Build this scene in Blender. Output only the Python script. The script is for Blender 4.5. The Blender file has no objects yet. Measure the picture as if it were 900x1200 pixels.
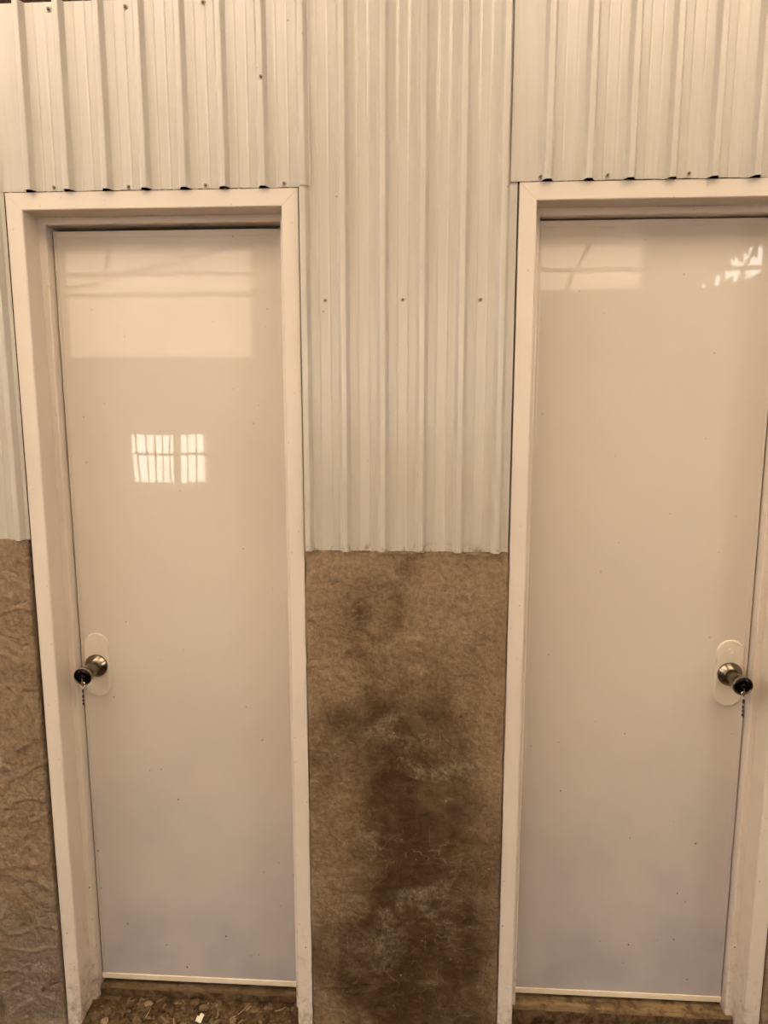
import bpy, bmesh, math, random
from mathutils import Vector, Matrix, noise
random.seed(7)
scene = bpy.context.scene
col = scene.collection

# ------------------------------------------------------------------ camera
CAM_Y, CAM_Z = -1.636, 1.6414
rt = Vector((0.998266, 0.058867, -0.000270)); up = Vector((-0.008766, 0.153192, 0.988158)); fw = Vector((-0.058211, 0.986442, -0.153442))
cam_d = bpy.data.cameras.new('camera'); cam = bpy.data.objects.new('camera', cam_d); col.objects.link(cam)
cam_d.sensor_fit = 'VERTICAL'; cam_d.sensor_height = 36.0; cam_d.lens = 840.0 / 1200.0 * 36.0
cam_d.clip_start = 0.02
M = Matrix((rt, up, -fw)).transposed().to_4x4(); M.translation = (0, CAM_Y, CAM_Z)
cam.matrix_world = M
scene.camera = cam

# ------------------------------------------------------------------ light
world = bpy.data.worlds.new('world'); scene.world = world; world.use_nodes = True
bg = world.node_tree.nodes['Background']
bg.inputs['Color'].default_value = (1.0, 0.97, 0.94, 1); bg.inputs['Strength'].default_value = 5.0
sun_d = bpy.data.lights.new('sun', 'SUN'); sun_d.energy = 20.0; sun_d.angle = 0.01; sun_d.color = (1.0, 0.95, 0.88)
sun = bpy.data.objects.new('sun', sun_d); col.objects.link(sun)
sun.rotation_euler = Vector((0.18, -0.66, -0.74)).to_track_quat('-Z', 'Y').to_euler()
vs = scene.view_settings
vs.view_transform = 'Standard'; vs.look = 'None'; vs.gamma = 1.0; vs.use_curve_mapping = False
vs.exposure = 0.95

# ------------------------------------------------------------------ helpers
def tag(o, label=None, cat=None, group=None, kind=None):
    if label: o['label'] = label
    if cat: o['category'] = cat
    if group: o['group'] = group
    if kind: o['kind'] = kind
    return o

def empty(name, loc=(0, 0, 0)):
    o = bpy.data.objects.new(name, None); col.objects.link(o); o.location = loc; o.empty_display_size = 0.05
    return o

def link(name, me, mat=None, parent=None, smooth=False):
    o = bpy.data.objects.new(name, me); col.objects.link(o)
    if mat: me.materials.append(mat)
    if smooth:
        for p in me.polygons: p.use_smooth = True
    if parent:
        o.parent = parent; o.matrix_parent_inverse = parent.matrix_basis.inverted()
    return o

def from_bm(name, bm, mat=None, parent=None, smooth=False):
    bmesh.ops.recalc_face_normals(bm, faces=bm.faces[:])
    me = bpy.data.meshes.new(name); bm.to_mesh(me); bm.free()
    return link(name, me, mat, parent, smooth)

def box(bm, x0, x1, y0, y1, z0, z1, bev=0.0):
    r = bmesh.ops.create_cube(bm, size=1.0)
    vv = r['verts']
    for v in vv:
        v.co = Vector((x0 if v.co.x < 0 else x1, y0 if v.co.y < 0 else y1, z0 if v.co.z < 0 else z1))
    if bev > 0:
        es = list({e for v in vv for e in v.link_edges})
        bmesh.ops.bevel(bm, geom=es, offset=bev, segments=2, profile=0.5, affect='EDGES')

def box_obj(name, dims, mat, parent=None, bev=0.0):
    bm = bmesh.new(); box(bm, *dims, bev=bev); return from_bm(name, bm, mat, parent)

def lathe_y(bm, cx, cz, prof, seg=32, y_from=0.0):
    """revolve (radius, distance in front of y_from) about a -Y axis"""
    rings = []
    for r, d in prof:
        if r < 1e-6:
            rings.append([bm.verts.new((cx, y_from - d, cz))])
        else:
            rings.append([bm.verts.new((cx + r * math.cos(2 * math.pi * k / seg), y_from - d, cz + r * math.sin(2 * math.pi * k / seg))) for k in range(seg)])
    for a, b in zip(rings, rings[1:]):
        for k in range(seg):
            j = (k + 1) % seg
            if len(a) == 1 and len(b) == 1: continue
            if len(a) == 1: bm.faces.new((a[0], b[k], b[j]))
            elif len(b) == 1: bm.faces.new((a[k], a[j], b[0]))
            else: bm.faces.new((a[k], a[j], b[j], b[k]))

def tube(bm, pts, r, seg=8):
    rings = []
    n = len(pts)
    for i, p in enumerate(pts):
        p = Vector(p)
        t = (Vector(pts[min(i + 1, n - 1)]) - Vector(pts[max(i - 1, 0)])).normalized()
        a = t.cross(Vector((0.31, 0.9, 0.17))).normalized(); b = t.cross(a)
        rr = r[i] if isinstance(r, (list, tuple)) else r
        rings.append([bm.verts.new(p + (a * math.cos(2 * math.pi * k / seg) + b * math.sin(2 * math.pi * k / seg)) * rr) for k in range(seg)])
    for a, b in zip(rings, rings[1:]):
        for k in range(seg):
            bm.faces.new((a[k], a[(k + 1) % seg], b[(k + 1) % seg], b[k]))
    bm.faces.new(rings[0][::-1]); bm.faces.new(rings[-1])

# ------------------------------------------------------------------ materials
class NT:
    def __init__(self, name):
        self.m = bpy.data.materials.new(name); self.m.use_nodes = True
        self.t = self.m.node_tree; self.b = self.t.nodes['Principled BSDF']
        self.tc = self.t.nodes.new('ShaderNodeTexCoord')
    def n(self, kind, **kw):
        nd = self.t.nodes.new(kind)
        for k, v in kw.items(): setattr(nd, k, v)
        return nd
    def l(self, a, b): self.t.links.new(a, b)
    def coord(self, scale=(1, 1, 1), loc=(0, 0, 0), rot=(0, 0, 0)):
        mp = self.n('ShaderNodeMapping'); mp.inputs['Scale'].default_value = scale
        mp.inputs['Location'].default_value = loc; mp.inputs['Rotation'].default_value = rot
        self.l(self.tc.outputs['Object'], mp.inputs['Vector']); return mp.outputs[0]
    def noise(self, scale, detail=4, rough=0.5, vec=None, dist=0.0):
        nd = self.n('ShaderNodeTexNoise'); nd.inputs['Scale'].default_value = scale
        nd.inputs['Detail'].default_value = detail; nd.inputs['Roughness'].default_value = rough
        nd.inputs['Distortion'].default_value = dist
        self.l(vec if vec is not None else self.tc.outputs['Object'], nd.inputs['Vector']); return nd.outputs['Fac']
    def ramp(self, fac, a, b, ca=0.0, cb=1.0):
        r = self.n('ShaderNodeMapRange'); r.interpolation_type = 'SMOOTHSTEP'
        r.inputs['From Min'].default_value = a; r.inputs['From Max'].default_value = b
        r.inputs['To Min'].default_value = ca; r.inputs['To Max'].default_value = cb
        self.l(fac, r.inputs['Value']); return r.outputs[0]
    def math(self, op, a, b=None):
        nd = self.n('ShaderNodeMath', operation=op)
        for i, v in enumerate((a, b)):
            if v is None: continue
            if isinstance(v, (int, float)): nd.inputs[i].default_value = v
            else: self.l(v, nd.inputs[i])
        return nd.outputs[0]
    def mix(self, fac, a, b):
        nd = self.n('ShaderNodeMix', data_type='RGBA')
        if isinstance(fac, (int, float)): nd.inputs[0].default_value = fac
        else: self.l(fac, nd.inputs[0])
        for i, v in ((6, a), (7, b)):
            if isinstance(v, tuple): nd.inputs[i].default_value = (*v, 1)
            else: self.l(v, nd.inputs[i])
        return nd.outputs[2]
    def xyz(self):
        s = self.n('ShaderNodeSeparateXYZ'); self.l(self.tc.outputs['Object'], s.inputs[0]); return s.outputs
    def bump(self, h, strength=0.3, dist=0.01, prev=None):
        b = self.n('ShaderNodeBump'); b.inputs['Strength'].default_value = strength; b.inputs['Distance'].default_value = dist
        self.l(h, b.inputs['Height'])
        if prev is not None: self.l(prev, b.inputs['Normal'])
        return b.outputs[0]
    def specks(self, scale, size, keep):
        """small scattered spots: voronoi cells, a random share of them keeps its spot"""
        v = self.n('ShaderNodeTexVoronoi'); v.inputs['Scale'].default_value = scale
        self.l(self.tc.outputs['Object'], v.inputs['Vector'])
        spot = self.ramp(v.outputs['Distance'], size * 0.5, size, 1, 0)
        sp = self.n('ShaderNodeSeparateColor'); self.l(v.outputs['Color'], sp.inputs[0])
        return self.math('MULTIPLY', spot, self.math('LESS_THAN', sp.outputs[0], keep))
    def out(self, color=None, rough=None, normal=None, spec=None, metal=None):
        B = self.b.inputs
        for key, v in (('Base Color', color), ('Roughness', rough), ('Normal', normal), ('Specular IOR Level', spec), ('Metallic', metal)):
            if v is None: continue
            if isinstance(v, tuple): B[key].default_value = (*v, 1)
            elif isinstance(v, (int, float)): B[key].default_value = v
            else: self.l(v, B[key])
        return self.m

def mat_plain(name, c, rough=0.6, metal=0.0, spec=0.5):
    t = NT(name); f = t.noise(14, 4)
    return t.out(t.mix(t.ramp(f, .3, .7), tuple(x * .9 for x in c), tuple(min(1, x * 1.06) for x in c)), rough, None, spec, metal)

CREAM = (0.71, 0.61, 0.52)
def mat_frame():
    t = NT('cream_pvc_frame'); z = t.xyz()[2]
    base = t.mix(t.ramp(t.noise(2.5, 1), .2, .8), CREAM, (0.68, 0.58, 0.49))
    low = t.ramp(z, -.02, 0.42, 1, 0)
    dirt = t.math('MULTIPLY', t.ramp(t.noise(34, 6, .75), .50, .72), t.math('MULTIPLY', low, .7))
    base = t.mix(dirt, base, (0.16, 0.09, 0.045))
    mud = t.math('MULTIPLY', t.ramp(z, -.03, .17, 1, 0), t.ramp(t.noise(55, 6, .75, vec=t.coord((1, 1, .6))), .40, .62))
    base = t.mix(t.math('MULTIPLY', mud, .7), base, (0.20, 0.125, 0.065))
    sp = t.math('MULTIPLY', t.math('ADD', t.specks(38, .11, .14), t.specks(60, .16, .22)), t.ramp(z, .1, .9, 1, .25))
    base = t.mix(sp, base, (0.10, 0.055, 0.025))
    return t.out(base, t.ramp(t.noise(9, 1), .2, .8, .29, .34), None, .45)

def mat_door():
    t = NT('glossy_cream_pvc_door'); z = t.xyz()[2]
    base = t.mix(t.ramp(t.noise(2.2, 4), .35, .65), (0.64, 0.555, 0.47), (0.62, 0.535, 0.455))
    low_shade = t.math('MULTIPLY', t.ramp(z, .0, 1.2, 1, 0), t.ramp(t.noise(5, 4), .3, .75, .55, .95))  # dimmer, cooler light low on the leaf, mixed into the colour
    base = t.mix(low_shade, base, (0.39, 0.352, 0.35))
    sp = t.math('MULTIPLY', t.math('ADD', t.specks(26, .085, .22), t.specks(47, .10, .05)), t.ramp(z, .2, 1.2, 1, .3))
    base = t.mix(sp, base, (0.08, 0.05, 0.03))
    nb = t.bump(t.noise(3.0, 2, vec=t.coord((1.6, 1, .5))), .05, .01)
    return t.out(base, t.ramp(t.noise(5, 2), .2, .8, .012, .030), nb, .5)

def mat_sheet():
    t = NT('cream_painted_metal_sheet')
    streak = t.noise(9, 5, .6, vec=t.coord((9, 1, .35)))
    blot = t.noise(2.4, 2, .5)
    base = t.mix(t.ramp(streak, .35, .7), (0.54, 0.48, 0.42), (0.50, 0.445, 0.39))
    base = t.mix(t.ramp(blot, .4, .9, 0, .45), base, (0.50, 0.42, 0.32))
    base = t.mix(t.math('MULTIPLY', t.specks(30, .09, .05), .8), base, (0.14, 0.08, 0.04))
    z = t.xyz()[2]
    foot = t.math('MULTIPLY', t.ramp(z, 1.296, 1.322, 1, 0), t.ramp(t.noise(30, 5, .7, dist=1.0), .50, .62))
    base = t.mix(t.math('MULTIPLY', foot, .75), base, (0.16, 0.10, 0.05))
    scr = t.ramp(t.noise(22, 3, .5, vec=t.coord((12, 1, .6), (3, 1, 2))), .68, .78, 0, .35)
    base = t.mix(scr, base, (0.74, 0.64, 0.52))
    nb = t.bump(t.noise(4.0, 3, vec=t.coord((2.5, 1, .6))), .12, .01)
    return t.out(base, t.ramp(t.noise(4, 2), .2, .8, .28, .33), nb, 1.0)

def mat_concrete(name, stain, lo=(0.068, 0.034, 0.011), hi=(0.34, 0.232, 0.138), seed=0.0):
    """trowelled brown render; stain = (x, z, rx, rz) of the damp dark blotch"""
    t = NT(name); x, y, z = t.xyz()
    n1 = t.noise(4.2, 6, .6, vec=t.coord((1, 1, .8), (seed, seed, seed)), dist=.6)
    n2 = t.noise(13, 6, .62, vec=t.coord((1, 1, 1), (seed + 3, 0, seed)), dist=.4)
    n3 = t.noise(95, 5, .7)
    dx = t.math('DIVIDE', t.math('SUBTRACT', x, stain[0]), stain[2])
    dz = t.math('DIVIDE', t.math('SUBTRACT', z, stain[1]), stain[3])
    d = t.math('SQRT', t.math('ADD', t.math('MULTIPLY', dx, dx), t.math('MULTIPLY', dz, dz)))
    d = t.math('ADD', d, t.math('MULTIPLY', t.math('SUBTRACT', n1, .5), 2.0))
    d = t.math('ADD', d, t.math('MULTIPLY', t.math('SUBTRACT', n2, .5), 1.1))
    wet = t.ramp(d, .25, 1.30, 1, 0)
    base = t.mix(wet, hi, lo)
    base = t.mix(t.ramp(n2, .42, .75, 0, .45), base, (0.13, 0.075, 0.032))
    # pale salt bloom: faint winding lines, clouds
    w = t.noise(7.5, 3, .55, vec=t.coord((1, 1, 1), (seed + 1.7, 5, 2)), dist=.9)
    line = t.ramp(t.math('ABSOLUTE', t.math('SUBTRACT', w, .5)), 0, .012, 1, 0)
    line = t.math('MULTIPLY', line, t.ramp(t.noise(4.5, 3, vec=t.coord((1, 1, 1), (9, 2, seed))), .46, .62, 0, .38))
    base = t.mix(line, base, (0.36, 0.27, 0.17))
    bloom = t.math('MULTIPLY', t.ramp(t.noise(5.5, 5, .65, vec=t.coord((1, 1, 1.5), (4.4, seed, 1.2)), dist=.8), .50, .72), t.ramp(n3, .3, .7, .2, .75))
    base = t.mix(bloom, base, (0.33, 0.25, 0.16))
    # scratches slanting across the face
    sv = t.noise(3.0, 2, .5, vec=t.coord((34, 1, 1.6), (seed, 0, 0), (0, .85, 0)))
    base = t.mix(t.ramp(sv, .70, .74, 0, .28), base, (0.36, 0.26, 0.16))
    base = t.mix(t.math('MULTIPLY', t.specks(55, .16, .13), .55), base, (0.42, 0.33, 0.22))
    pits = t.specks(24, .13, .16)
    base = t.mix(t.math('MULTIPLY', pits, .75), base, (0.055, 0.028, 0.012))
    base = t.mix(t.ramp(n3, .32, .66, .38, 0), base, (0.05, 0.026, 0.010))
    n4 = t.noise(38, 5, .7, vec=t.coord((1, 1, 1.3), (2, 6, seed)), dist=.5)
    base = t.mix(t.ramp(n4, .56, .74, 0, .14), base, (0.40, 0.30, 0.195))
    h = t.math('ADD', t.math('MULTIPLY', n3, .6), t.noise(24, 5, .65, dist=.5))
    nb = t.bump(h, .9, .008)
    nb = t.bump(pits, -.6, .006, nb)
    return t.out(base, t.ramp(wet, 0, 1, .9, .7), nb, .25)

def mat_soil():
    t = NT('brown_soil'); n1 = t.noise(40, 6, .7); n2 = t.noise(9, 4)
    base = t.mix(t.ramp(n1, .35, .68), (0.045, 0.024, 0.010), (0.15, 0.092, 0.046))
    base = t.mix(t.ramp(n2, .5, .7, 0, .5), base, (0.10, 0.055, 0.025))
    return t.out(base, .95, t.bump(n1, .8, .01), .15)

def mat_island(name, cols, rough=.9):
    """colour varies from clod to clod"""
    t = NT(name); g = t.n('ShaderNodeNewGeometry')
    r = t.n('ShaderNodeValToRGB'); el = r.color_ramp.elements
    el[0].color = (*cols[0], 1); el[1].color = (*cols[-1], 1)
    for i, c in enumerate(cols[1:-1]):
        e = el.new((i + 1) / (len(cols) - 1)); e.color = (*c, 1)
    t.l(g.outputs['Random Per Island'], r.inputs[0])
    return t.out(t.mix(t.ramp(t.noise(120, 3), .3, .7, 0, .5), r.outputs[0], (0.05, 0.028, 0.012)), rough, t.bump(t.noise(150, 3), .6, .003), .2)

def mat_wood(name, a, b):
    t = NT(name)
    n1 = t.noise(20, 6, .65, vec=t.coord((.25, 3, 3))); base = t.mix(t.ramp(n1, .35, .7), a, b)
    base = t.mix(t.ramp(t.noise(26, 6, .75), .45, .62, 0, .8), base, (0.07, 0.038, 0.016))
    return t.out(base, .85, t.bump(n1, .5, .006), .25)

def mat_metal(name, c, rough):
    t = NT(name); f = t.noise(160, 3)
    return t.out(t.mix(t.ramp(f, .3, .7), tuple(v * .85 for v in c), c), t.ramp(t.noise(40), .3, .7, rough * .8, rough * 1.2), None, .5, 1.0)

def mat_translucent(name, c):
    t = NT(name); nt = t.t
    tr = t.n('ShaderNodeBsdfTranslucent'); df = t.n('ShaderNodeBsdfDiffuse'); mx = t.n('ShaderNodeMixShader')
    cc = t.mix(t.ramp(t.noise(3), .3, .7), c, tuple(v * .85 for v in c))
    t.l(cc, tr.inputs[0]); t.l(cc, df.inputs[0]); mx.inputs[0].default_value = .25
    t.l(tr.outputs[0], mx.inputs[1]); t.l(df.outputs[0], mx.inputs[2])
    t.l(mx.outputs[0], nt.nodes['Material Output'].inputs[0]); return t.m

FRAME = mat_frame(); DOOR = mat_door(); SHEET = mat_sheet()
TRIM = mat_plain('pale_pvc_trim', (0.78, 0.66, 0.50), .3)
PLATE = mat_plain('cream_plastic_plate', (0.71, 0.61, 0.50), .28)
CONC_MID = mat_concrete('brown_render_between_doors', (-0.030, 0.34, 0.285, 0.88))
CONC_SIDE = mat_concrete('brown_render_sides', (-1.0, 0.15, 0.14, 0.25), lo=(0.25, 0.185, 0.135), hi=(0.31, 0.215, 0.135), seed=5.3)
SOIL = mat_soil()
CLOD = mat_island('soil_clods', [(0.03, 0.016, 0.007), (0.12, 0.07, 0.032), (0.21, 0.135, 0.07), (0.06, 0.033, 0.014), (0.30, 0.20, 0.115)])
CRUMB = mat_island('old_sealant', [(0.62, 0.50, 0.36), (0.30, 0.19, 0.10), (0.66, 0.54, 0.40)])
STRAW = mat_plain('dry_straw', (0.42, 0.28, 0.14), .7)
NICKEL = mat_metal('dull_nickel', (0.24, 0.195, 0.145), .22)
DARKM = mat_metal('dark_knob_face', (0.035, 0.028, 0.03), .14)
BRIGHTM = mat_metal('bright_steel', (0.75, 0.70, 0.62), .2)
BLACKB = mat_plain('black_beads', (0.015, 0.012, 0.012), .3)
SCREW = mat_metal('zinc_screw', (0.20, 0.15, 0.10), .35)
WOOD_DARK = mat_wood('dark_timber', (0.030, 0.014, 0.006), (0.055, 0.028, 0.012))
SILL = mat_wood('soil_stained_sill', (0.16, 0.10, 0.045), (0.30, 0.20, 0.10))
SILL_DARK = mat_wood('damp_sill', (0.10, 0.06, 0.027), (0.19, 0.12, 0.06))
ROOM = mat_plain('beige_wall_paint', (0.27, 0.23, 0.18), .8)
ROOF = mat_plain('roof_sheet_underside', (0.36, 0.31, 0.24), .7)
STEEL = mat_plain('truss_steel', (0.12, 0.08, 0.05), .6)
YARD = mat_plain('pale_yard', (0.20, 0.16, 0.11), .9)
FIBRE = mat_translucent('fibreglass_sheet', (0.80, 0.74, 0.64))
PAPER = mat_plain('paper_scrap', (0.80, 0.72, 0.55), .7)

# ------------------------------------------------------------------ the wall
X0, X1 = -4.6, 3.7          # room sides
YB = -5.0                    # wall behind the camera
ZR = 3.42                    # roof
FW = 0.0383                  # frame face width
DOORS = [(-0.9447, -0.2835), (0.1941, 0.8481)]

bm = bmesh.new()
for a, b in ((X0, -0.962), (-0.279, 0.190), (0.853, X1)):
    box(bm, a, b, 0.05, 0.13, -0.15, 1.275)
wall = tag(from_bm('wall_back', bm, CONC_SIDE), 'wall of brown cement render below and cream ribbed metal sheets above', 'wall', kind='structure')

def concrete_panel(x0, x1, z0, z1, mat, xf=None, cell=0.0036, step=None, rough=1.0, gouges=(), edges=(1, 1)):
    """rough trowelled face with uneven outline; gouges = (x, z, angle, length, width, depth)"""
    nx = max(2, int((x1 - x0) / (step or cell))); nz = int((z1 - z0) / (step or cell))
    bm = bmesh.new(); g = []
    cut = [(a, b, math.cos(c), math.sin(c), d, e, f) for a, b, c, d, e, f in gouges]
    for j in range(nz + 1):
        row = []
        for i in range(nx + 1):
            x, z = x0 + (x1 - x0) * i / nx, z0 + (z1 - z0) * j / nz
            y = -0.003 + 0.0025 * noise.noise(Vector((x * 5, 3, z * 5))) + rough * (0.0013 * noise.noise(Vector((x * 16 + z * 9, 8, z * 34))) + 0.0009 * noise.noise(Vector((x * 60, 8, z * 60))) + 0.0006 * noise.noise(Vector((x * 130, 8, z * 130))))
            ridge = 1 - abs(noise.noise(Vector((x * 9 + 2, 5, z * 14))))          # trowel ridges
            y -= 0.0016 * rough * max(0, ridge - .86) / .14
            for a, b, c, sn, L, w, dp in cut:
                dx, dz = x - a, z - b
                if abs(dx) > L + w or abs(dz) > L + w: continue
                u = (dx * c + dz * sn) / L; v = (-dx * sn + dz * c + L * .18 * math.sin(u * 3)) / w
                q = u * u + v * v
                if q < 1: y += dp * (1 - q)
            if j == nz: z += 0.0028 * noise.noise(Vector((x * 30, 1, 5))) + .0012 * noise.noise(Vector((x * 90, 1, 5))); y += 0.001
            if (i == 0 and edges[0]) or (i == nx and edges[1]):
                x += 0.0020 * noise.noise(Vector((x, 4, z * 22))) + 0.0014 * noise.noise(Vector((x, 7, z * 70)))
                if xf and i == nx: x += xf(z)
            row.append(bm.verts.new((x, y, z)))
        g.append(row)
    for j in range(nz):
        for i in range(nx): bm.faces.new((g[j][i], g[j][i + 1], g[j + 1][i + 1], g[j + 1][i]))
    per = [g[0][i] for i in range(nx)] + [g[j][nx] for j in range(nz)] + [g[nz][i] for i in range(nx, 0, -1)] + [g[j][0] for j in range(nz, 0, -1)]
    bk = [bm.verts.new((v.co.x, 0.05, v.co.z + (0.002 if v.co.z > z1 - .02 else 0))) for v in per]
    n = len(per)
    for k in range(n): bm.faces.new((per[k], bk[k], bk[(k + 1) % n], per[(k + 1) % n]))
    return from_bm('render_panel', bm, mat, wall, True)

gr = random.Random(11)
def gouge_set(n, x0, x1, z0, z1, lmin, lmax):
    return [(gr.uniform(x0, x1), gr.uniform(z0, z1), gr.uniform(0, math.pi), gr.uniform(lmin, lmax), gr.uniform(.0035, .0065), gr.uniform(.002, .0045)) for _ in range(n)]
g_mid = gouge_set(16, -.27, .18, .02, 1.27, .006, .02) + [(-.160, 1.165, 1.2, .022, .005, .004), (-.21, 1.215, .6, .012, .005, .003), (.13, .86, 2.0, .018, .005, .003), (-.02, .62, .75, .07, .0045, .0018), (.05, .48, .75, .08, .0045, .0018)]
g_side = gouge_set(46, -1.09, -.965, .0, 1.28, .006, .026)
concrete_panel(-0.2812, 0.1915, -0.12, 1.2935, CONC_MID, gouges=g_mid)
concrete_panel(-1.12, -0.9555, -0.12, 1.3127, CONC_SIDE, xf=lambda z: 0.007 * max(0, (0.55 - z) / .55), rough=1.8, gouges=g_side, edges=(0, 1))
concrete_panel(0.8515, 1.0, -0.12, 1.30, CONC_SIDE, rough=1.5, edges=(1, 0))
for a, b in ((X0, -1.12), (1.0, X1)):
    concrete_panel(a, b, -0.12, 1.3127 if a < 0 else 1.297, CONC_SIDE, step=.08, edges=(0, 0))

# --- ribbed metal sheets
RIB_H = 0.0165
def sheet_profile(x0, x1, ribs):
    pts = [(x0 - 1, 0.0)]
    for k, c in enumerate(ribs):
        pts += [(c - .0122, 0), (c - .0060, -RIB_H), (c + .0060, -RIB_H), (c + .0122, 0)]
        nxt = ribs[k + 1] if k + 1 < len(ribs) else c + .087
        for s in (.36, .64):
            m = c + (nxt - c) * s
            pts += [(m - .0028, 0), (m, -.0011), (m + .0028, 0)]
    pts.append((pts[-1][0] + 1, 0.0))
    out = []                                # round each bend
    for i, p in enumerate(pts):
        if i in (0, len(pts) - 1): out.append(p); continue
        a, b = Vector(pts[i - 1]), Vector(pts[i + 1]); q = Vector(p)
        da, db = a - q, b - q
        r = min(.0022, da.length * .35, db.length * .35)
        s, e = q + da.normalized() * r, q + db.normalized() * r
        for u in (0, .33, .67, 1): out.append(tuple(s * (1 - u) ** 2 + q * 2 * u * (1 - u) + e * u ** 2))
    def yat(x):
        for (ax, ay), (bx, by) in zip(out, out[1:]):
            if ax <= x <= bx: return ay + (by - ay) * (x - ax) / max(1e-9, bx - ax)
        return 0.0
    return [(x0, yat(x0))] + [p for p in out if x0 < p[0] < x1] + [(x1, yat(x1))], yat

def sheet(x0, x1, z0, z1, ribs, y, wob=.0008, edge=None, hook=0):
    prof, yat = sheet_profile(x0, x1, ribs)
    bm = bmesh.new(); rows = []
    nz = max(2, int((z1 - z0) / .06))
    for j in range(nz + 1):
        w = j / nz; row = []
        for px, py in prof:
            z = z0 + (z1 - z0) * w
            dy = wob * noise.noise(Vector((px * 9, 2 + z0, z * 5)))
            if j == 0: z += .0012 * noise.noise(Vector((px * 25, z0, 1)))
            row.append(bm.verts.new((px, y + py + dy, z)))
        rows.append(row)
    for a, b in zip(rows, rows[1:]):
        for i in range(len(prof) - 1): bm.faces.new((a[i], a[i + 1], b[i + 1], b[i]))
    o = from_bm('metal_sheet', bm, SHEET, wall, True)
    md = o.modifiers.new('thickness', 'SOLIDIFY'); md.thickness = .0008; md.offset = 0
    wn = o.modifiers.new('normals', 'WEIGHTED_NORMAL'); wn.keep_sharp = False; wn.weight = 100
    return o, (lambda x: y + yat(x))

screw_me = None
def screw(parent, x, y, z, tilt=0.0, s=1.0):
    global screw_me
    if screw_me is None:
        bm = bmesh.new()
        lathe_y(bm, 0, 0, [(.0056, 0), (.0058, .0008), (.0050, .0014), (.0036, .0016)], 14)
        lathe_y(bm, 0, 0, [(.0032, .0012), (.0032, .0046), (.0026, .0056), (0, .0057)], 6)
        bmesh.ops.recalc_face_normals(bm, faces=bm.faces[:])
        screw_me = bpy.data.meshes.new('screw'); bm.to_mesh(screw_me); bm.free(); screw_me.materials.append(SHEET); screw_me.materials.append(SCREW)
        for p in screw_me.polygons: p.material_index = 1 if p.center.y < -.00165 or math.hypot(p.center.x, p.center.z) < .0034 else 0
    o = bpy.data.objects.new('screw', screw_me); col.objects.link(o); o.parent = parent
    o.location = (x, y, z); o.rotation_euler = (tilt, random.uniform(0, 1), 0); o.scale = (s, s, s)

P = 0.0871
ribsL = [-0.2715 - P * k for k in range(8)][::-1]
s_over_left, yl = sheet(-0.957, -0.2555, 2.1010, 2.4835, ribsL, 0.0000)
s_left, _ = sheet(-1.45, -0.9475, 1.3120, 2.4825, [-0.9687 - P * k for k in range(6)][::-1], 0.0022)
s_mid, ym = sheet(-0.2805, 0.1905, 1.2940, 2.62, [-0.2725 + .0868 * k for k in range(6)], 0.0035)
s_over_right, yr = sheet(0.1745, 0.7030, 2.1040, 2.62, [0.2514 + .0860 * k for k in range(6)], -0.0015)
s_corner, _ = sheet(0.6950, 0.8500, 2.1045, 2.62, [0.905], 0.0035)
s_right, _ = sheet(0.8510, 1.35, 1.297, 2.62, [0.905 + .087 * k for k in range(5)], 0.0050)
for a, b in ((X0, -1.44), (1.34, X1)):
    sheet(a, b, 1.30, 2.62 if a > 0 else 2.4825, [a + .05 + .1742 * k for k in range(int((b - a) / .1742))], 0.005)
for x, z in ((-.815, 2.469), (-.647, 2.469), (-.479, 2.4725), (-.8285, 2.1085), (-.66, 2.1075), (-.488, 2.1075), (-.314, 2.1085)):
    screw(s_over_left, x, yl(x) - .0006, z, random.uniform(-.15, .15))
screw(s_over_left, -.3555, yl(-.3555) - .0006, 2.318, .2)
for x, z in ((-.2275, 1.8618), (-.0549, 1.8622), (.1156, 1.8608)):
    screw(s_mid, x, ym(x) - .0006, z, random.uniform(-.1, .1), .9)
for x, z in ((.237, 2.112), (.378, 2.113), (.5462, 2.1135)):
    screw(s_over_right, x, yr(x) - .0006, z, random.uniform(-.15, .15))

# mortar crumbs along the foot of the middle sheet
bm = bmesh.new()
for k in range(70):
    x = random.uniform(-.279, .189)
    r = bmesh.ops.create_icosphere(bm, subdivisions=1, radius=1.0)
    s = random.uniform(.0012, .0034)
    for v in r['verts']:
        q = v.co * (1 + .35 * noise.noise(v.co * 2 + Vector((k, 0, 0))))
        v.co = Vector((x + q.x * s * 1.8, -.0015 + q.y * s, 1.294 + q.z * s * .9))
tag(from_bm('mortar_crumbs', bm, CONC_SIDE, wall, True), kind='stuff')

# crumbs of old sealant and dirt on the tops of the two frames
for xa, xb, zt in ((-.94, -.29, 2.1003), (.20, .845, 2.1038)):
    bm = bmesh.new()
    for k in range(60):
        x = random.uniform(xa, xb); s_ = random.uniform(.0010, .0026)
        r = bmesh.ops.create_icosphere(bm, subdivisions=1, radius=1.0)
        for v in r['verts']:
            q = v.co * (1 + .4 * noise.noise(v.co * 2 + Vector((k, 3, 0)))); v.co = Vector((x + q.x * s_ * 2.6, .0022 + q.y * s_, zt + q.z * s_ * .7))
    tag(from_bm('sealant_crumbs', bm, CRUMB, wall, True), kind='stuff')

# dark bar standing in for the shaded gap above the left sheet, wall strip above it up to the roof
tag(box_obj('trim_1', (X0, -0.285, 0.012, 0.10, 2.4865, 2.62), WOOD_DARK, bev=.004), 'dark bar standing in for the shaded gap above the left metal sheet', 'beam', kind='structure')
tag(box_obj('wall_back_upper', (X0, X1, 0.01, 0.13, 2.621, ZR), ROOM), 'beige strip of wall between metal sheets and roof', 'wall', kind='structure')
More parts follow.
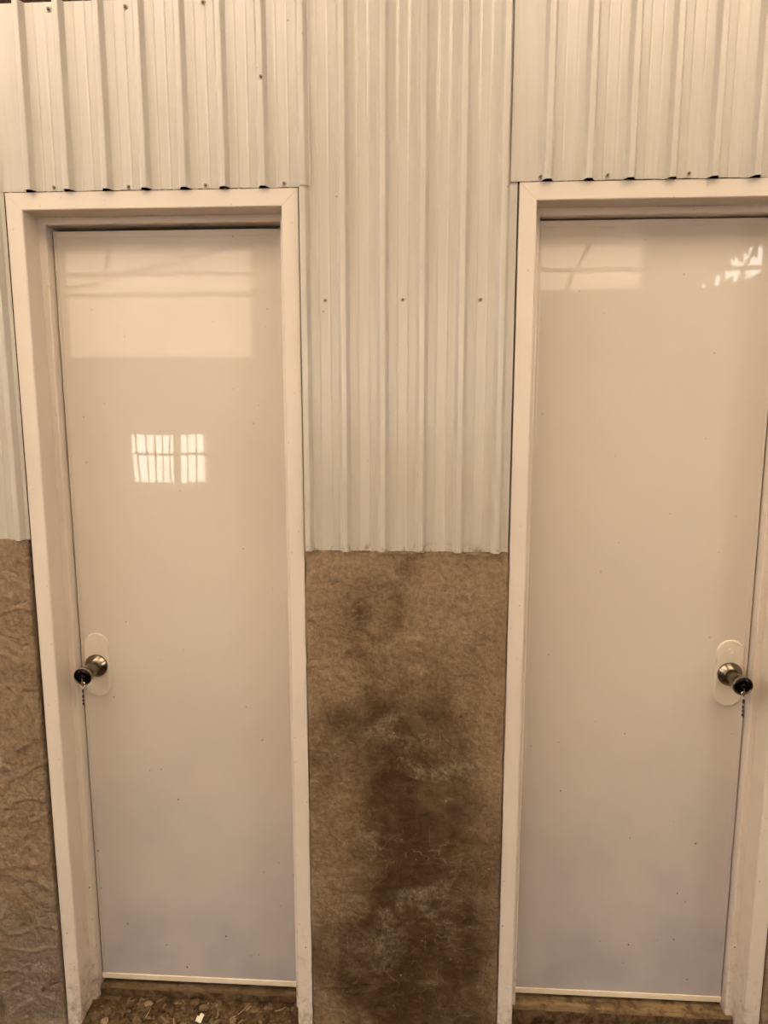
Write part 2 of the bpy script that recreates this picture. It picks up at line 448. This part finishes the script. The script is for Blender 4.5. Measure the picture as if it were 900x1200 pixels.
# closed dark room behind the doors
bm = bmesh.new(); box(bm, X0, X1, 1.2, 1.3, -.1, ZR)
tag(from_bm('wall_rear', bm, WOOD_DARK), 'dark rear wall of the closed rooms behind the doors', 'wall', kind='structure')

# ------------------------------------------------------------------ doors
ST, SY, SD = 0.0165, 0.064, 0.128       # stop width, stop depth, frame depth
def frame_member(kind, xa, xb, ztop, zbot):
    """mitred PVC section: profile points (w inward from outer edge, y)"""
    prof = [(0, SD), (0, .0015), (.0015, 0), (FW - .0022, 0), (FW, .0022), (FW, SY), (FW + ST - .002, SY), (FW + ST, SY + .002), (FW + ST, SD)]
    bm = bmesh.new(); A = []; B = []
    for w, y in prof:
        if kind == 'head':
            A.append(bm.verts.new((xa + w + .0003, y, ztop - w))); B.append(bm.verts.new((xb - w - .0003, y, ztop - w)))
        else:
            x = xa + w if kind == 'left' else xb - w
            A.append(bm.verts.new((x, y, zbot))); B.append(bm.verts.new((x, y, ztop - w - .0003)))
    n = len(prof)
    for i in range(n):
        j = (i + 1) % n; bm.faces.new((A[i], A[j], B[j], B[i]))
    bm.faces.new(A); bm.faces.new(B[::-1])
    return bm

def stadium(bm, cx, cz, w, h, y0, y1, bev, seg=20):
    r = w / 2
    def ring(rr, y):
        out = []
        for s, zc in ((1, cz + h / 2 - r), (-1, cz - h / 2 + r)):
            for k in range(seg + 1):
                a = math.pi * k / seg
                out.append(bm.verts.new((cx + rr * math.cos(a) * s, y, zc + rr * math.sin(a) * s)))
        return out
    rs = [ring(r, y0), ring(r, y1 + bev), ring(r - bev * .35, y1 + bev * .3), ring(r - bev, y1)]
    n = len(rs[0])
    for a, b in zip(rs, rs[1:]):
        for k in range(n): bm.faces.new((a[k], a[(k + 1) % n], b[(k + 1) % n], b[k]))
    bm.faces.new(rs[-1]); bm.faces.new(rs[0][::-1])

SLAB_Y = 0.093
def door(name, label, xa, xb, ztop, zbot_trim, handle_x, handle_z, top_gap):
    root = tag(empty(name, ((xa + xb) / 2, 0, -.06)), label, 'door', kind='structure')
    bpy.context.view_layer.update()
    for kind, nm in (('head', 'frame_head'), ('left', 'frame_jamb'), ('right', 'frame_jamb')):
        from_bm(nm, frame_member(kind, xa, xb, ztop, -.06), FRAME, root)
    sx0, sx1 = xa + FW + ST + .0030, xb - FW - ST - .0030
    sz0, sz1 = zbot_trim + .002, ztop - FW - ST - top_gap
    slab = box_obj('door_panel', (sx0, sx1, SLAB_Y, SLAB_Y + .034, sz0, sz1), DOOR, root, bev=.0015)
    # PVC edging round the leaf and the pale strip along its foot
    e = .0075
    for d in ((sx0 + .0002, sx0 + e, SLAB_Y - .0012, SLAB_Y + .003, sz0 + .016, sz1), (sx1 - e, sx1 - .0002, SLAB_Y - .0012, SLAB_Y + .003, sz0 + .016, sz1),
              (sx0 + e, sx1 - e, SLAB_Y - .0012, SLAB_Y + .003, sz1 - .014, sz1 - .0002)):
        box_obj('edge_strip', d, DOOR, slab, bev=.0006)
    box_obj('bottom_strip', (sx0 - .0012, sx1 + .0012, SLAB_Y - .0030, SLAB_Y + .006, zbot_trim, zbot_trim + .0155), TRIM, slab, bev=.0012)
    # oval plate
    bm = bmesh.new(); stadium(bm, handle_x, handle_z, .066, .170, SLAB_Y + .001, SLAB_Y - .006, .003)
    plate = from_bm('handle_plate', bm, PLATE, root)
    bm = bmesh.new()
    zc = handle_z + .058
    seg = 20
    for k in range(seg):
        a0, a1 = 2 * math.pi * k / seg, 2 * math.pi * (k + 1) / seg
        q = []
        for r, y in ((.0062, SLAB_Y - .0058), (.0064, SLAB_Y - .0074), (.0048, SLAB_Y - .0074), (.0050, SLAB_Y - .0058)):
            q.append((bm.verts.new((handle_x + r * math.cos(a0), y, zc + r * math.sin(a0))), bm.verts.new((handle_x + r * math.cos(a1), y, zc + r * math.sin(a1)))))
        for u, v in zip(q, q[1:]): bm.faces.new((u[0], u[1], v[1], v[0]))
    box(bm, handle_x - .0028, handle_x + .0028, SLAB_Y - .0066, SLAB_Y - .0055, zc - .0008, zc + .0008)
    x = handle_x - .020
    rr = random.Random(3)
    while x < handle_x + .019:                       # worn illegible moulded print
        w = rr.uniform(.0010, .0022); h = rr.uniform(.0018, .0030)
        box(bm, x, x + w, SLAB_Y - .0065, SLAB_Y - .0055, zc - .0150, zc - .0150 + h * 1.3); x += w + .0011
    from_bm('moulded_mark', bm, PLATE, plate)
    # knob: rose, flared barrel, dark face with key cylinder
    y0 = SLAB_Y
    bm = bmesh.new(); lathe_y(bm, handle_x, handle_z, [(.0290, .0060), (.0300, .0085), (.0296, .0110), (.0282, .0125), (.0245, .0165), (.0205, .0205), (.0178, .0225), (.0165, .0230), (0, .0230)], 40, y0)
    rose = from_bm('knob_rose', bm, NICKEL, root, True)
    bm = bmesh.new(); lathe_y(bm, handle_x, handle_z, [(.0160, .0225), (.0162, .034), (.0168, .048), (.0180, .060), (.0200, .0700), (.0222, .0770), (.0232, .0805), (.0232, .0835), (.0222, .0852), (.0205, .0855), (.0196, .0838), (.0192, .0815), (.0, .0815)], 40, y0)
    knob = from_bm('knob', bm, NICKEL, root, True)
    bm = bmesh.new(); lathe_y(bm, handle_x, handle_z, [(.0193, .0810), (.0190, .0826), (.0170, .0838), (.0120, .0850), (.0095, .0852), (.0090, .0850), (.0, .0850)], 32, y0)
    from_bm('knob_face', bm, DARKM, knob, True)
    bm = bmesh.new(); lathe_y(bm, handle_x, handle_z - .002, [(.0072, .0848), (.0072, .0866), (.0062, .0873), (.0, .0873)], 24, y0)
    from_bm('key_cylinder', bm, DARKM, knob, True)
    return root

door('door_1', 'cream PVC door with its knob on the left edge, soil heaped at its foot', -0.9447, -0.2835, 2.1000, 0.0515, -0.8450, 0.9660, .0085)
door('door_2', 'cream PVC door with its knob on the right edge, above a brown sill', 0.1941, 0.8481, 2.1035, 0.0665, 0.7465, 0.9795, .0035)

# keys left in the two knobs
def key_chain(label, x, z, beads, sway):
    yk = SLAB_Y - .0865
    root = tag(empty('key_chain', (x, yk, z)), label, 'keys', 'keys left in the door knobs')
    bpy.context.view_layer.update()
    bm = bmesh.new(); box(bm, x - .0010, x + .0010, yk - .004, yk + .004, z - .0065, z + .0035, .0006)
    lathe_y(bm, x, z - .0105, [(.0, 0), (.0052, 0), (.0060, .0008), (.0052, .0018), (0, .0018)], 14, yk - .0005)
    from_bm('key', bm, BRIGHTM, root)
    bm = bmesh.new()
    pts = [(x + .0045 * math.sin(a) + .0005, yk - .0030 - .0025 * math.cos(a), z - .0165 - .0055 * math.cos(a)) for a in [2 * math.pi * k / 16 for k in range(17)]]
    tube(bm, pts, .0007, 6); from_bm('split_ring', bm, BRIGHTM, root, True)
    zz = z - .0225
    bm = bmesh.new(); tube(bm, [(x, yk - .003, zz + .002), (x + sway * .5, yk - .003, zz - .02), (x + sway, yk - .003, zz - sum(b[0] + .0032 for b in beads) + .0010)], .0006, 6)
    from_bm('chain_wire', bm, BRIGHTM, root, True)
    L = sum(b[0] + .0032 for b in beads); zc = 0
    for h, r in beads:
        u = (zc + h / 2) / L
        bm = bmesh.new(); bmesh.ops.create_uvsphere(bm, u_segments=12, v_segments=8, radius=1)
        for v in bm.verts: v.co = Vector((x + sway * u + v.co.x * r, yk - .003 + v.co.y * r, zz - zc - h / 2 + v.co.z * h / 2))
        from_bm('bead', bm, BLACKB, root, True)
        zc += h + .0032
key_chain('small key with a black beaded chain hanging from the knob of the left door', -0.8440, 0.9590, [(.011, .0020), (.010, .0022), (.0055, .0027), (.0055, .0028)], -.001)
key_chain('small key with a black beaded chain hanging from the knob of the right door', 0.7470, 0.9730, [(.012, .0030), (.009, .0024), (.0060, .0030), (.0065, .0033)], .001)

# ------------------------------------------------------------------ ground and sills
bm = bmesh.new()
nx, ny = 84, 52
g = []
for j in range(ny + 1):
    row = []
    for i in range(nx + 1):
        x = X0 + (X1 - X0) * i / nx; y = YB - .1 + (1.25 - YB + .1) * j / ny
        z = -.045 + .010 * noise.noise(Vector((x * 2, y * 2, 1)))
        row.append(bm.verts.new((x, y, z)))
    g.append(row)
for j in range(ny):
    for i in range(nx): bm.faces.new((g[j][i], g[j][i + 1], g[j + 1][i + 1], g[j + 1][i]))
tag(from_bm('floor', bm, SOIL, None, True), 'bare brown earth floor in front of the doors', 'floor', kind='structure')

def soil_z(x, y):
    base = -.030 + .040 * max(0, min(1, (y + .12) / .20))
    return base + .006 * noise.noise(Vector((x * 14, y * 14, 3))) + .0045 * noise.noise(Vector((x * 48, y * 48, 6))) + .0022 * noise.noise(Vector((x * 130, y * 130, 9)))
bm = bmesh.new(); nx, ny = 150, 62; g = []
xa, xb = -0.9070, -0.3222
for j in range(ny + 1):
    row = []
    for i in range(nx + 1):
        x = xa + (xb - xa) * i / nx; y = -.15 + .227 * j / ny
        e = max(0, 1 - (y + .15) / .05) * .03
        row.append(bm.verts.new((x, y, soil_z(x, y) - e)))
    g.append(row)
for j in range(ny):
    for i in range(nx): bm.faces.new((g[j][i], g[j][i + 1], g[j + 1][i + 1], g[j + 1][i]))
heap = tag(from_bm('soil_heap', bm, SOIL, None, True), 'loose dark brown soil heaped in the foot of the left doorway', 'soil', kind='stuff')
bm = bmesh.new()
for k in range(900):
    x = random.uniform(-.895, -.335); y = random.uniform(-.10, .070)
    s = random.choice((.0022, .0030, .0040, .0055, .0080)) * random.uniform(.7, 1.3)
    r = bmesh.ops.create_icosphere(bm, subdivisions=1, radius=1.0)
    rot = Matrix.Rotation(random.uniform(0, 6.28), 3, 'Z') @ Matrix.Rotation(random.uniform(-.9, .9), 3, 'X')
    el = random.choice((1.0, 1.5, 2.6)); fl = random.choice((.25, .5, .75))
    c = Vector((x, y, soil_z(x, y) + s * .35)); off = Vector((k * 3.1, 0, 0))
    for v in r['verts']:
        q = v.co * (1 + .75 * noise.noise(v.co * 1.9 + off))
        v.co = c + rot @ Vector((q.x * s * el, q.y * s, q.z * s * fl))
tag(from_bm('soil_clods', bm, CLOD, heap), kind='stuff')

def sill(name, label, x0, x1, y0, z1, mat, amp):
    bm = bmesh.new(); nx, nyy = 60, 5; rows = []
    prof = [(y0 + .002, -.10), (y0 - .001, z1 * .4), (y0, z1 - .006), (y0 + .003, z1 - .001), (y0 + .012, z1), (y0 + .03, z1 - .001), (y0 + .06, z1)]
    for i in range(nx + 1):
        x = x0 + (x1 - x0) * i / nx
        rows.append([bm.verts.new((x, y + amp * noise.noise(Vector((x * 24, z * 9, 1 + k))), z + (amp * noise.noise(Vector((x * 30, y * 30, 5))) if k > 0 else 0))) for k, (y, z) in enumerate(prof)])
    for a, b in zip(rows, rows[1:]):
        for i in range(len(prof) - 1): bm.faces.new((a[i], b[i], b[i + 1], a[i + 1]))
    o = tag(from_bm(name, bm, mat, None, True), label, 'door sill', kind='structure')
    o.data.materials.append(SOIL)
    for p in o.data.polygons:
        if p.center.z < z1 * .7: p.material_index = 1
    return o
sill('trim_2', 'dark damp sill between the soil and the left door', -0.905, -0.324, .080, .036, SILL_DARK, .0022)
sill('trim_3', 'brown soil-stained sill under the right door', 0.2335, 0.8105, .056, .0535, SILL, .0022)

# scraps lying on the soil
bm = bmesh.new(); c = Vector((-.589, .012, .017)); vs_ = []
for j in range(5):
    vs_.append([bm.verts.new(c + Vector(((i - 2) * .0042 + (j - 2) * .0012, (j - 2) * .0040 - (i - 2) * .0006, .0022 * math.sin(i * 1.7 + j) + (j - 2) * .0028))) for i in range(5)])
for j in range(4):
    for i in range(4):
        if (i, j) in ((0, 3),): continue
        bm.faces.new((vs_[j][i], vs_[j][i + 1], vs_[j + 1][i + 1], vs_[j + 1][i]))
o = tag(from_bm('paper_scrap', bm, PAPER, None, True), 'torn white scrap of paper on the soil below the left door', 'paper'); o.modifiers.new('t', 'SOLIDIFY').thickness = .0006
for (x, y, a, L, lab) in ((-.505, .030, .75, .050, 'long dry straw stalk leaning up on the soil, right of the paper scrap'),
                         (-.745, .010, 1.25, .034, 'short dry straw stalk on the soil, left of the paper scrap'),
                         (-.655, -.002, 1.9, .022, 'tiny upright dry stalk just left of the paper scrap'),
                         (-.395, .052, .3, .030, 'dry straw stalk near the right jamb of the left door')):
    pts = [(x + L * t * math.cos(a), y + L * t * math.sin(a), soil_z(x + L * t * math.cos(a), y + L * t * math.sin(a)) + .0035 + .006 * t * t) for t in [k / 6 for k in range(7)]]
    bm = bmesh.new(); tube(bm, pts, [.0013 - .0008 * k / 6 for k in range(7)], 6)
    tag(from_bm('straw_stalk', bm, STRAW, None, True), lab, 'straw', 'straw on the soil')

# ------------------------------------------------------------------ the shed behind the camera (seen only mirrored in the doors)
def holed_wall(name, axis, pos, th, u0, u1, z0, z1, holes, mat, label):
    us = sorted({u0, u1, *[h[0] for h in holes], *[h[1] for h in holes]}); zs = sorted({z0, z1, *[h[2] for h in holes], *[h[3] for h in holes]})
    bm = bmesh.new()
    for a, b in zip(us, us[1:]):
        for c, d in zip(zs, zs[1:]):
            um, zm = (a + b) / 2, (c + d) / 2
            if any(h[0] < um < h[1] and h[2] < zm < h[3] for h in holes): continue
            if axis == 'y': box(bm, a, b, pos - th, pos, c, d)
            else: box(bm, min(pos, pos + th), max(pos, pos + th), a, b, c, d)
    return tag(from_bm(name, bm, mat), label, 'wall', kind='structure')
HOLES = [(-1.10, 0.80, 1.55, 2.60), (-2.89, -2.12, .84, 1.315), (-3.55, -1.65, 2.05, 3.22), (1.02, 1.95, 2.62, 3.25), (2.44, 3.0, 2.58, 3.02)]
holed_wall('wall_front', 'y', YB, .12, X0, X1, -.1, ZR, HOLES, ROOM, 'beige wall behind the camera with a wide window bay and smaller openings')
holed_wall('wall_left', 'x', X0, -.12, YB, 1.3, -.1, ZR, [(-3.6, -0.8, 2.2, 3.1)], ROOM, 'left side wall with a wide open bay')
holed_wall('wall_right', 'x', X1, .12, YB, 1.3, -.1, ZR, [(-3.2, -2.2, 1.4, 2.6)], ROOM, 'right side wall with one small opening')
SKY = [(-4.0, -0.4, -2.4, -0.9), (0.3, 3.2, -2.4, -0.9)]  # unseen roof lights, added to brighten the wall towards its top
bm = bmesh.new()
xs = sorted({X0 - .12, X1 + .12, *[h[0] for h in SKY], *[h[1] for h in SKY]}); ys = sorted({YB - .12, 1.3, *[h[2] for h in SKY], *[h[3] for h in SKY]})
for a, b in zip(xs, xs[1:]):
    for c, d in zip(ys, ys[1:]):
        if any(h[0] < (a + b) / 2 < h[1] and h[2] < (c + d) / 2 < h[3] for h in SKY): continue
        box(bm, a, b, c, d, ZR, ZR + .05)
roof = tag(from_bm('ceiling', bm, ROOF), 'underside of the shed roof', 'roof', kind='structure')
for h in SKY: box_obj('added_roof_light', (h[0], h[1], h[2], h[3], ZR + .02, ZR + .023), FIBRE, roof)
w1 = tag(empty('window_1', (-2.5, YB - .05, .84)), 'low barred window in the wall behind the camera', 'window', kind='structure'); bpy.context.view_layer.update()
for d in ((-2.45, -2.40, .84, 1.315), (-2.89, -2.12, 1.11, 1.135)):
    box_obj('frame_bar', (d[0], d[1], YB - .07, YB - .03, d[2], d[3]), STEEL, w1)
for x in (-2.83, -2.74, -2.66, -2.58, -2.50, -2.33, -2.24, -2.16):
    box_obj('window_bar', (x, x + .014, YB - .06, YB - .046, .84, 1.315), STEEL, w1)
r = tag(empty('roof_truss', (0, -4.7, 2.5)), 'steel roof truss in front of the wall behind the camera', 'truss'); bpy.context.view_layer.update()
for z in (2.56, 2.74): box_obj('chord', (X0 + .01, X1 - .01, -4.72, -4.68, z, z + .035), STEEL, r)
for k in range(11):
    x = X0 + .2 + k * .7; bm = bmesh.new()
    tube(bm, [(x, -4.7, 2.58), (x + .38, -4.7, ZR - .01)] if k % 2 == 0 else [(x + .3, -4.7, 2.58), (x - .28, -4.7, ZR - .01)], .017, 6); from_bm('web_member', bm, STEEL, r)
bm = bmesh.new(); tube(bm, [(X0 + .05, -4.62, 2.30), (-.3, -4.62, 3.30)], .02, 6); from_bm('brace', bm, STEEL, r)
# yard outside
tag(box_obj('ground_outside', (-30, 30, -40, YB - .12, -.30, -.06), YARD), 'brown sunlit yard outside the shed', 'ground', kind='structure')
tag(box_obj('ground_outside_left', (-30, X0 - .12, YB - .12, 20, -.30, -.06), YARD), 'brown yard beside the shed', 'ground', kind='structure')
WHITE = mat_plain('white_paint', (0.80, 0.77, 0.72), .7)
BUILD = mat_plain('ochre_paint', (0.23, 0.18, 0.12), .7)
nb_ = tag(empty('added_building', (-4, -12.6, -.06)), 'added ochre building with a white base, mirrored as bright patches in the doors', 'building'); bpy.context.view_layer.update()  # unseen building, added so the doors mirror bright patches
box_obj('white_base', (-11.0, 4.7, -12.75, -12.05, -.06, 1.75), WHITE, nb_)
box_obj('upper_wall', (-11.0, 4.7, -14.0, -12.10, 1.75, 4.9), BUILD, nb_)
box_obj('roof_edge', (-11.3, 4.8, -14.2, -11.7, 4.9, 5.0), STEEL, nb_)
# unseen slats added in the high opening to shape the jagged sky reflection
h = HOLES[4]
sc = tag(empty('reflection_mask', ((h[0] + h[1]) / 2, YB - .05, h[2])), 'added ragged slats in the high opening, shaping the jagged sky reflection in the right door', 'screen'); bpy.context.view_layer.update()
rs = random.Random(4); n = 15; w = (h[1] - h[0]) / n
for k in range(n):
    x0 = h[0] + k * w; u = (k + .5) / n
    mid = 2.655 + .27 * u; gap = .045 + .14 * u
    lo_t = mid - gap * rs.uniform(.45, 1.1); hi_t = mid + gap * rs.uniform(.3, 1.15)
    if u < .42 and k % 3 != 1: hi_t = lo_t + .002
    for za, zb, d in ((h[2] - .03, lo_t, .035), (hi_t, h[3] + .03, .035)):
        bm = bmesh.new()
        tip = d if zb < h[3] else 0; tip2 = -d if za > h[2] else 0
        q = [(x0, za), (x0 + w * 1.02, za + (tip2 if tip2 else 0)), (x0 + w * 1.02, zb + (tip if tip else 0)), (x0, zb)]
        a = [bm.verts.new((x, YB - .07, z)) for x, z in q]; b = [bm.verts.new((x, YB - .055, z)) for x, z in q]
        bm.faces.new(a); bm.faces.new(b[::-1])
        for e in range(4): bm.faces.new((a[e], b[e], b[(e + 1) % 4], a[(e + 1) % 4]))
        from_bm('mask_slat', bm, STEEL, sc)
